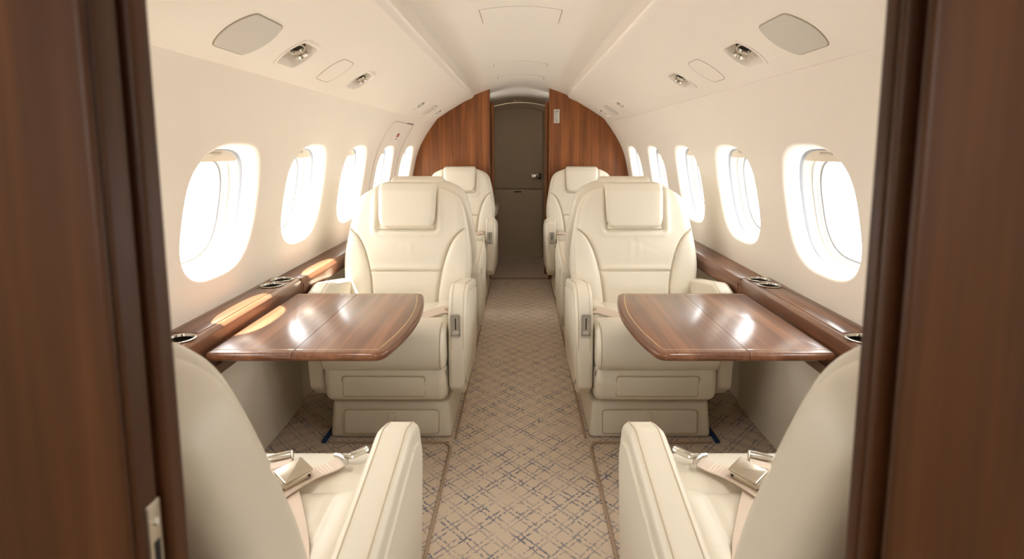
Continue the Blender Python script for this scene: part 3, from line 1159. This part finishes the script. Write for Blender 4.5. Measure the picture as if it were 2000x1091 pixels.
def shell_mesh():
    hs = [-.06 + .43 * i / 40 for i in range(41)] + [.373 + .053 * i / 12 for i in range(13)]
    rings = []
    for h in hs:
        w = bw(max(-.03, h)) + .004
        t = max(0, (h - .36) / .0665)
        f = math.sqrt(max(0, 1 - t * t))
        y1 = .060 + .048 * (.35 + .65 * f) - .02 * max(0, .10 - h)
        rings.append([(x, y, h) for x, y in rr_section(w, .008 + .03 * (1 - f), y1, .034)])
    V, Fc = loft(rings)
    o = mesh('back_shell', V, Fc, 'leather', sharp=60)
    for sg in (-1, 1):
        V, Fc = tube([(sg * x, .1085, h) for x, h in ((.195, .262), (.17, .225), (.145, .18), (.125, .135), (.112, .09), (.105, .04))], .0012, 6)
        mesh('piping', V, Fc, 'leather_seam_shaded', o)
    return o

def bolster_mesh(sg):
    rings = []
    hs = [-.035 + .302 * i / 48 for i in range(49)]
    for h in hs:
        x0, x1 = bx_(h), bw(h) - .008
        t = max(0, (h - .19) / .078)
        f = math.sqrt(max(0, 1 - t * t)) if t > 0 else 1
        hw = max(.0015, (x1 - x0) / 2)
        xm = (x0 + x1) / 2
        dp = .026 * (.12 + .88 * f)
        ring = []
        for k in range(28):
            a = 2 * PI * k / 28
            c, s_ = math.cos(a), math.sin(a)
            ex_ = 2 / 3.0
            ring.append((sg * (xm + hw * math.copysign(abs(c) ** ex_, c)), .014 + dp * math.copysign(abs(s_) ** (2 / 2.4), s_) * (1 if s_ < 0 else .7), h))
        rings.append(ring)
    V, Fc = loft(rings)
    return mesh('side_bolster', V, Fc, 'leather', sharp=60)

def headrest_mesh():
    # side profile (y, h): front pad that rolls over the top of the back
    poly = roundpoly([(.020, .266, .004), (-.008, .2615, .008), (-.021, .272, .010), (-.024, .30, .02), (-.0245, .34, .02), (-.023, .40, .02), (-.010, .432, .016), (.022, .4425, .014), (.060, .437, .014), (.072, .415, .008), (.040, .405, .004), (.020, .38, .004)], 5)
    V, Fc = rext(poly, -.108, .108, .018, FX, 5, mids=8)
    out = []
    for v in V:
        v = Vector(v)
        k = 1.0
        R, hw, dd = .036, .108, max(0.0, v.z - .2615)
        if dd < R:                          # round lower corners
            k = (hw - R + math.sqrt(max(0, R * R - (R - dd) ** 2))) / hw
        k *= 1 - .05 * max(0, (.40 - v.z) / .14)
        v.x *= k
        out.append(v)
    return mesh('headrest', out, Fc, 'leather', sharp=60)

def cushion_mesh():
    poly = [(.33, .265), (.33, .372), (.30, .385), (.24, .391), (.18, .395), (.14, .397), (.12, .398), (.105, .3985), (.095, .3965), (.089, .3915), (.083, .3965), (.072, .401),
            (.055, .403), (.035, .4035), (.015, .4015), (-.005, .3965), (-.022, .388), (-.036, .374), (-.046, .355), (-.051, .332), (-.0515, .305), (-.047, .281), (-.037, .261), (-.020, .249), (.01, .246), (.15, .247), (.25, .25)]
    def disp(v):
        z = 0.0
        if v.z > .31 and v.y > .080:
            ax = abs(v.x)
            g = max(0, min(1, (v.y - .080) / .02))
            z += .010 * g * (gauss(ax - .163, .028))
            z -= .005 * g * gauss(ax - .128, .0045)
            z -= .004 * g * max(0, 1 - (ax / .13) ** 2)
        return (0, 0, z)
    poly = [(y - .016 * max(0, min(1, (.12 - y) / .12)), .246 + (z - .246) * .89) for y, z in poly]
    V, Fc = rext(poly, -.190, .190, .020, FX, 5, mids=60, disp=disp)
    return mesh('seat_cushion', V, Fc, 'leather', sharp=50)

def arm_profile():
    return roundpoly([(.000, .175, .02), (-.004, .30, .05), (.000, .400, .05), (.034, .472, .036), (.095, .489, .05), (.385, .438, .022), (.402, .405, .02), (.395, .22, .05), (.33, .150, .05), (.05, .135, .03)], 6)

def build_seat(latch=True):
    root = empty('cabin_seat')
    # pedestal
    poly = roundpoly([(-.186, .020, .018), (.196, .020, .018), (.196, .42, .02), (-.186, .42, .02)], 4)
    V, Fc = rext(poly, .0015, .118, .010, FZ, 4)
    V = [Vector((v.x * (1.02 - .35 * (v.z) if True else 1), v.y + .10 * max(0, v.z - .0) * (1 if v.y < .1 else 0), v.z)) for v in V]
    base = mesh('pedestal', V, Fc, 'leather', root, sharp=40)
    # drawer front on the pedestal
    pr = rext(rrect(-.142, .158, .018, .093, .012), -.004, .006, .003, lambda p, q, a: (p, .0165 + q * .10 + a, q), 3)
    dw = mesh('drawer_front', *pr, 'leather', root, sharp=50)
    V, Fc = rext(rrect(.000, .021, .052, .084, .003), -.0035, .004, .0015, lambda p, q, a: (p, .0125 + q * .10 + a, q), 2)
    mesh('pull_tab', V, Fc, 'leather', dw)
    V, Fc = tube([Vector((p, .0125 + q * .10, q)) for p, q in rrect(-.1435, .1595, .0165, .0945, .012)], .0014, 6, closed=True)
    mesh('piping', V, Fc, 'leather_seam_shaded', dw)
    # seat pan with recessed pocket panel
    poly = roundpoly([(.34, .14, .01), (.34, .26, .01), (-.030, .26, .008), (-.036, .205, .02), (-.026, .150, .026), (.02, .128, .02)], 5)
    V, Fc = rext(poly, -.186, .190, .026, FX, 6, mids=4)
    pan = mesh('seat_pan', V, Fc, 'leather', root, sharp=50)
    V, Fc = rext(rrect(-.125, .125, .163, .228, .010), -.004, .006, .003, lambda p, q, a: (p, -.0335 - (q - .2) * .10 + a + .06 * max(0, .2 - q), q), 3)
    mesh('pocket_panel', V, Fc, 'leather', pan, sharp=50)
    V, Fc = tube([Vector((p, -.0338 - (q - .2) * .10 + .06 * max(0, .2 - q), q)) for p, q in rrect(-.127, .127, .161, .230, .010)], .0014, 6, closed=True)
    mesh('piping', V, Fc, 'leather_seam_shaded', pan)
    # cushion
    cu = cushion_mesh(); cu.parent = root
    for sg in (-1, 1):
        pth = [(sg * .178, y, z) for y, z in [(y - .016 * max(0, min(1, (.12 - y) / .12)), .246 + (z - .246) * .89) for y, z in [(.02, .4035), (.0, .399), (-.018, .391), (-.034, .377), (-.045, .357), (-.0505, .332), (-.051, .305), (-.046, .28), (-.036, .26)]]]
        V, Fc = tube(pth, .0012, 6)
        mesh('piping', V, Fc, 'leather_seam_shaded', cu)
    # arms
    prof = arm_profile()
    for sg in (1, -1):
        a0, a1 = (.1945, .252) if sg > 0 else (-.252, -.1945)
        V, Fc = rext(prof, a0, a1, .013, FX, 5)
        out = []
        for v in V:
            v = Vector(v)
            # waist: the lower front is slimmer than the top pad
            k = max(0, min(1, (.42 - v.z) / .28)) * max(0, min(1, (.16 - v.y) / .16))
            if abs(v.x) > .222:
                v.x -= math.copysign(.012 * k, v.x)
            out.append(v)
        arm = mesh('armrest', out, Fc, 'leather', root, sharp=50)
        # raised outer side panel and top seams
        ip = insetpoly(prof if area2(prof) > 0 else prof[::-1], .030)
        side_x = .2525
        def sfn(p, q, a, sg=sg):
            k = max(0, min(1, (.42 - q) / .28)) * max(0, min(1, (.16 - p) / .16))
            return (sg * (side_x - .012 * k + a), p, q)
        V, Fc = rext(ip, -.006, .003, .003, sfn, 3)
        mesh('side_panel', V, Fc, 'leather', arm, sharp=50)
        for xx in (.206, .242):
            ok = [p[1] > .30 and p[0] < .385 and not (p[0] > .2 and p[1] < .43) for p in prof]
            st_ = next(i for i in range(len(prof)) if ok[i] and not ok[i - 1])
            run = []
            while ok[st_ % len(prof)] and len(run) < len(prof):
                run.append(prof[st_ % len(prof)])
                st_ += 1
            V, Fc = tube([(sg * xx, y, z) for y, z in run], .0009, 5)
            mesh('piping', V, Fc, 'leather_seam_shaded', arm)
        if sg > 0 and latch:
            cxl, cz = .219, .378
            f = lambda p, q, a: (cxl + p, -.0035 - .0 + a, cz + q)
            ring = MB()
            o_ = rrect(-.0155, .0155, -.037, .037, .007)
            i_ = rrect(-.0118, .0118, -.033, .033, .005)
            rg = [[f(p, q, d) for p, q in pl_] for pl_, d in ((o_, .004), (o_, -.003), (insetpoly(o_, .0018), -.0045), (i_, -.003), (i_, .0015))]
            V, Fc = loft(rg, cap=False)
            la = mesh('recline_latch', V, Fc, 'latchmetal', root)
            V, Fc = rext(i_, -.0008, .004, .0003, f, 1)
            mesh('latch_plate', V, Fc, 'latchmetal', la)
            V, Fc = rbox(cxl - .0016, cxl + .0016, -.0052, -.003, cz - .012, cz + .024, .0005)
            mesh('slot', V, Fc, 'dark', la)
            V, Fc = rbox(cxl - .0105, cxl + .0105, -.0125, -.002, cz - .029, cz - .015, .003)
            mesh('latch_lever', V, Fc, 'latchmetal', la)
    # back group, built upright around the hinge line
    parts = [back_mesh(), shell_mesh(), bolster_mesh(1), bolster_mesh(-1), headrest_mesh()]
    for p in parts:
        p.parent = root
    return root, parts

PIV = Vector((0, .305, .372))
seat0, back0 = build_seat()
for p in back0:
    p.location = PIV
BACKNAMES = ('backrest', 'back_shell', 'side_bolster', 'headrest')

def place_seat(src, x, y, aft, aisle_right, recline, label, shift=0.0, narrow=1.0):
    """aft: True when the seat faces the rear (backs the camera)"""
    o = src
    o.location = (x, y, 0)
    mirror = (not aisle_right) if not aft else aisle_right
    o.rotation_euler = (0, 0, PI if aft else 0)
    o.scale = (-1 if mirror else 1, 1, 1)
    for c in o.children:
        if c.name.split('.')[0] in BACKNAMES:
            c.rotation_euler = (-math.radians(recline), 0, 0)
            c.location = PIV + Vector((0, shift, 0))
            c.scale = (narrow, 1, 1)
            if narrow < 1 and c.name.startswith('side_bolster'):
                c.scale = (narrow - .06, .7, 1)
    tag(o, label, 'seat', 'cream leather cabin seats')
    return o
SX = .42
SEATS = [
    (-SX, 1.685, False, True, 15, 'cream leather seat facing the camera, front left beyond the walnut table'),
    (SX, 1.685, False, False, 15, 'cream leather seat facing the camera, front right beyond the walnut table'),
    (-SX, .925, True, True, 19, 'cream leather seat turned away from the camera, bottom left by the jamb', .014, .865),
    (SX, .925, True, False, 19, 'cream leather seat turned away from the camera, bottom right by the jamb', .014, .865),
    (-SX, 2.70, True, True, 8, 'seat facing aft, back to back behind the front left seat'),
    (SX, 2.70, True, False, 8, 'seat facing aft, back to back behind the front right seat'),
    (-SX + .012, 3.38, False, True, 13, 'rearmost cream seat against the left walnut bulkhead'),
    (SX - .012, 3.38, False, False, 13, 'rearmost cream seat against the right walnut bulkhead'),
]
allseats = [seat0] + [copy_tree(seat0) for _ in SEATS[1:]]
for o, a in zip(allseats, SEATS):
    place_seat(o, *a)

# ------------------------------------------------------------------ seat belts
def ribbon(path, w, t=.0016, side=None):
    """flat strap along a path; side: list of width directions"""
    P = [Vector(p) for p in path]
    rings = []
    for i, p in enumerate(P):
        tt = (P[min(i + 1, len(P) - 1)] - P[max(i - 1, 0)]).normalized()
        sd = side if side is not None else tt.cross(Vector((0, 0, 1)))
        sd = Vector(sd) - tt * Vector(sd).dot(tt)
        sd.normalize()
        nn = sd.cross(tt).normalized()
        a, b = sd * w / 2, nn * t / 2
        rings.append([p + a + b, p - a + b, p - a - b, p + a - b])
    return loft(rings)

def smooth_path(pts, m=6):
    out = []
    P = [Vector(p) for p in pts]
    for i in range(len(P) - 1):
        p0, p1, p2, p3 = P[max(i - 1, 0)], P[i], P[i + 1], P[min(i + 2, len(P) - 1)]
        for k in range(m):
            t = k / m
            out.append(.5 * ((2 * p1) + (p2 - p0) * t + (2 * p0 - 5 * p1 + 4 * p2 - p3) * t * t + (3 * p1 - p0 - 3 * p2 + p3) * t ** 3))
    out.append(P[-1])
    return out

def frame_box(c, dx, dy, x0, x1, y0, y1, z0, z1, r):
    """rounded box in a frame (dx, dy, up) around c"""
    dx, dy = Vector(dx).normalized(), Vector(dy).normalized()
    dz = dx.cross(dy)
    V, Fc = rbox(x0, x1, y0, y1, z0, z1, r)
    return [Vector(c) + dx * v[0] + dy * v[1] + dz * v[2] for v in V], Fc

def near_belt(sx, label):
    """belt lying on the near seat; sx=-1 left seat. coordinates for the left seat, mirrored for the right"""
    root = empty('seat_belt', (sx * .35, .80, .405))
    tag(root, label, 'seat belt', 'seat belts on the two near seats')
    O = Vector((-.35, .80, .405))
    def put(name, VF, mat, parent=root, **kw):
        V = [Vector(v) - O for v in VF[0]]
        if sx > 0:
            V = [Vector((-v.x, v.y, v.z)) for v in V]
        return mesh(name, V, VF[1], mat, parent, **kw)
    # lap strap with the buckle and snap hook
    p = smooth_path([(-.375, .770, .400), (-.352, .805, .411), (-.325, .845, .414), (-.300, .872, .412), (-.287, .885, .414)])
    st = put('hook_strap', ribbon(p, .030), 'strap', sharp=50)
    for k in range(4):
        c = Vector((-.306, .8655, .4135)) + Vector((.72, .69, 0)) * (.0055 * (k - 1.5))
        put('stitching', frame_box(c, (.69, -.72, 0), (.72, .69, 0), -.013, .013, -.0006, .0006, -.0012, .0012, .0003), 'stitch', st)
    d = Vector((.80, .60, .06)).normalized()
    hk = put('snap_hook', tube([Vector((-.281, .886, .4185)) + Vector(q) for q in smooth_path([(-.012, .012, 0), (.002, .004, .001), (.014, .004, .002), (.026, .016, .003), (.031, .024, .003), (.027, .029, .003), (.018, .022, .002), (.006, .012, .001)], 5)], .0034, 8), 'chrome')
    put('hook_bar', tube([(-.300, .900, .417), (-.290, .893, .4195), (-.276, .879, .4195), (-.270, .868, .417)], .0038, 8), 'chrome', hk)
    # buckle
    dx, dy = Vector((.66, .75, .10)), Vector((-.75, .66, .12))
    c = Vector((-.348, .832, .4215))
    bk = put('buckle', frame_box(c, dx, dy, -.026, .027, -.019, .019, -.0065, .0045, .003), 'satin', sharp=40)
    put('buckle_lid', frame_box(c + Vector((0, 0, .006)), dx, dy, -.016, .029, -.0195, .0195, -.0015, .0025, .0018), 'satin', bk)
    put('buckle_bar', frame_box(c + Vector((0, 0, .003)), dx, dy, -.024, -.018, -.0165, .0165, -.001, .0045, .0015), 'chrome', bk)
    for q in ((-.020, -.0195), (.022, -.0195)):
        put('rivet', lathe([(0, -.001), (.002, -.001), (.002, .001), (0, .001)], c + dx.normalized() * q[0] + dy.normalized() * q[1], dy, 8), 'darkmetal', bk)
    # long strap coming over the cushion from the hip, ending in the adjuster
    p = smooth_path([(-.262, .62, .400), (-.282, .69, .4005), (-.312, .755, .402), (-.348, .82, .409), (-.370, .858, .412), (-.386, .888, .413)])
    st2 = put('lap_strap', ribbon(p, .031), 'strap', sharp=50)
    for k in range(2):
        c2 = Vector((-.3755, .868, .4138)) + Vector((-.46, .88, 0)) * (.004 * k)
        put('stitching', frame_box(c2, (.88, .46, 0), (-.46, .88, 0), -.014, .014, -.0006, .0006, -.0010, .0012, .0003), 'stitch', st2)
    ax, ay = Vector((.90, .42, 0)), Vector((-.42, .90, .12))
    c = Vector((-.390, .897, .4155))
    ad = MB()
    for (x0, x1, y0, y1) in ((-.020, .020, .004, .0085), (-.020, .020, -.0065, -.003), (-.0205, -.0165, -.013, .0085), (.0165, .0205, -.013, .0085)):
        ad.add(*frame_box(c, ax, ay, x0, x1, y0, y1, -.0035, .0035, .0012))
    put('adjuster', (ad.v, ad.f), 'chrome')
    put('adjuster_bar', tube([c + ax * -.018 + ay * .0005 + Vector((0, 0, .002)), c + ax * .018 + ay * .0005 + Vector((0, 0, .002))], .0016, 8), 'chrome')
    root.location = (sx * (.35 * 1.042 + .006), .80 * 1.042 - .026, .3855)
    root.scale = (1.042, 1.042, 1.042)
    return root
near_belt(-1, 'beige seat belt with metal buckle lying on the bottom left seat')
near_belt(1, 'beige seat belt with metal buckle lying on the bottom right seat')

def far_belt(x, y, m, label, group):
    """belt coming out between back and aisle arm, lying across the cushion; m=+1 aisle on the right"""
    root = empty('seat_belt', (x, y, .378))
    tag(root, label, 'seat belt', group)
    P = lambda q: (m * q[0], q[1], q[2])
    p = smooth_path([P(q) for q in [(.193, .110, .014), (.172, .105, .020), (.140, .090, .016), (.100, .075, .008), (.060, .062, .006), (.02, .055, .006)]])
    mesh('strap', *ribbon(p, .030, side=(0, .86, .5)), 'strap', root, sharp=50)
    V, Fc = tube([P((.1935, .112, .010)), P((.188, .110, .016)), P((.180, .108, .020)), P((.172, .105, .021))], [.006, .0075, .006, .003], 8)
    mesh('anchor', V, Fc, 'satin', root)
    V, Fc = frame_box(P((.035, .058, .011)), (m, .35, 0), (-.35 * m, 1, 0), -.025, .025, -.016, .016, -.004, .005, .003)
    mesh('buckle', V, Fc, 'satin', root)
far_belt(-SX, 1.685, 1, 'beige seat belt across the cushion of the front left facing seat', 'seat belts on the facing seats')
far_belt(SX, 1.685, -1, 'beige seat belt across the cushion of the front right facing seat', 'seat belts on the facing seats')
far_belt(-SX + .012, 3.38, 1, 'small visible end of the belt on the rearmost left seat', 'seat belts on the facing seats')
far_belt(SX - .012, 3.38, -1, 'small visible end of the belt on the rearmost right seat', 'seat belts on the facing seats')

# ------------------------------------------------------------------ floor details
for s in (-1, 1):
    side = 'left' if s < 0 else 'right'
    pth = [(s * .222, .33, .003), (s * .219, .8, .003), (s * .217, 1.3, .003), (s * .217, 1.60, .003), (s * .220, 1.645, .003), (s * .235, 1.668, .003), (s * .26, 1.672, .003), (s * .60, 1.672, .003)]
    V, Fc = tube(smooth_path(pth, 5), .0045, 8)
    o = mesh('carpet_binding', V, Fc, 'binding')
    tag(o, 'raised tan binding cord edging the carpet under the bottom %s seat' % side, 'carpet edge', 'carpet binding cords')
    V, Fc = tube([(s * .207, 1.70 + .1 * i, .003) for i in range(22)], .004, 8)
    o = mesh('carpet_binding', V, Fc, 'binding')
    tag(o, 'raised tan binding cord along the aisle beside the %s seat bases' % side, 'carpet edge', 'carpet binding cords')
    V, Fc = rbox(s * .612, s * .626, 1.67, 2.02, .0005, .008, .002)
    o = mesh('seat_track', V, Fc, 'navy')
    tag(o, 'navy seat track on the carpet beside the front %s seat base' % side, 'seat track', 'seat tracks')
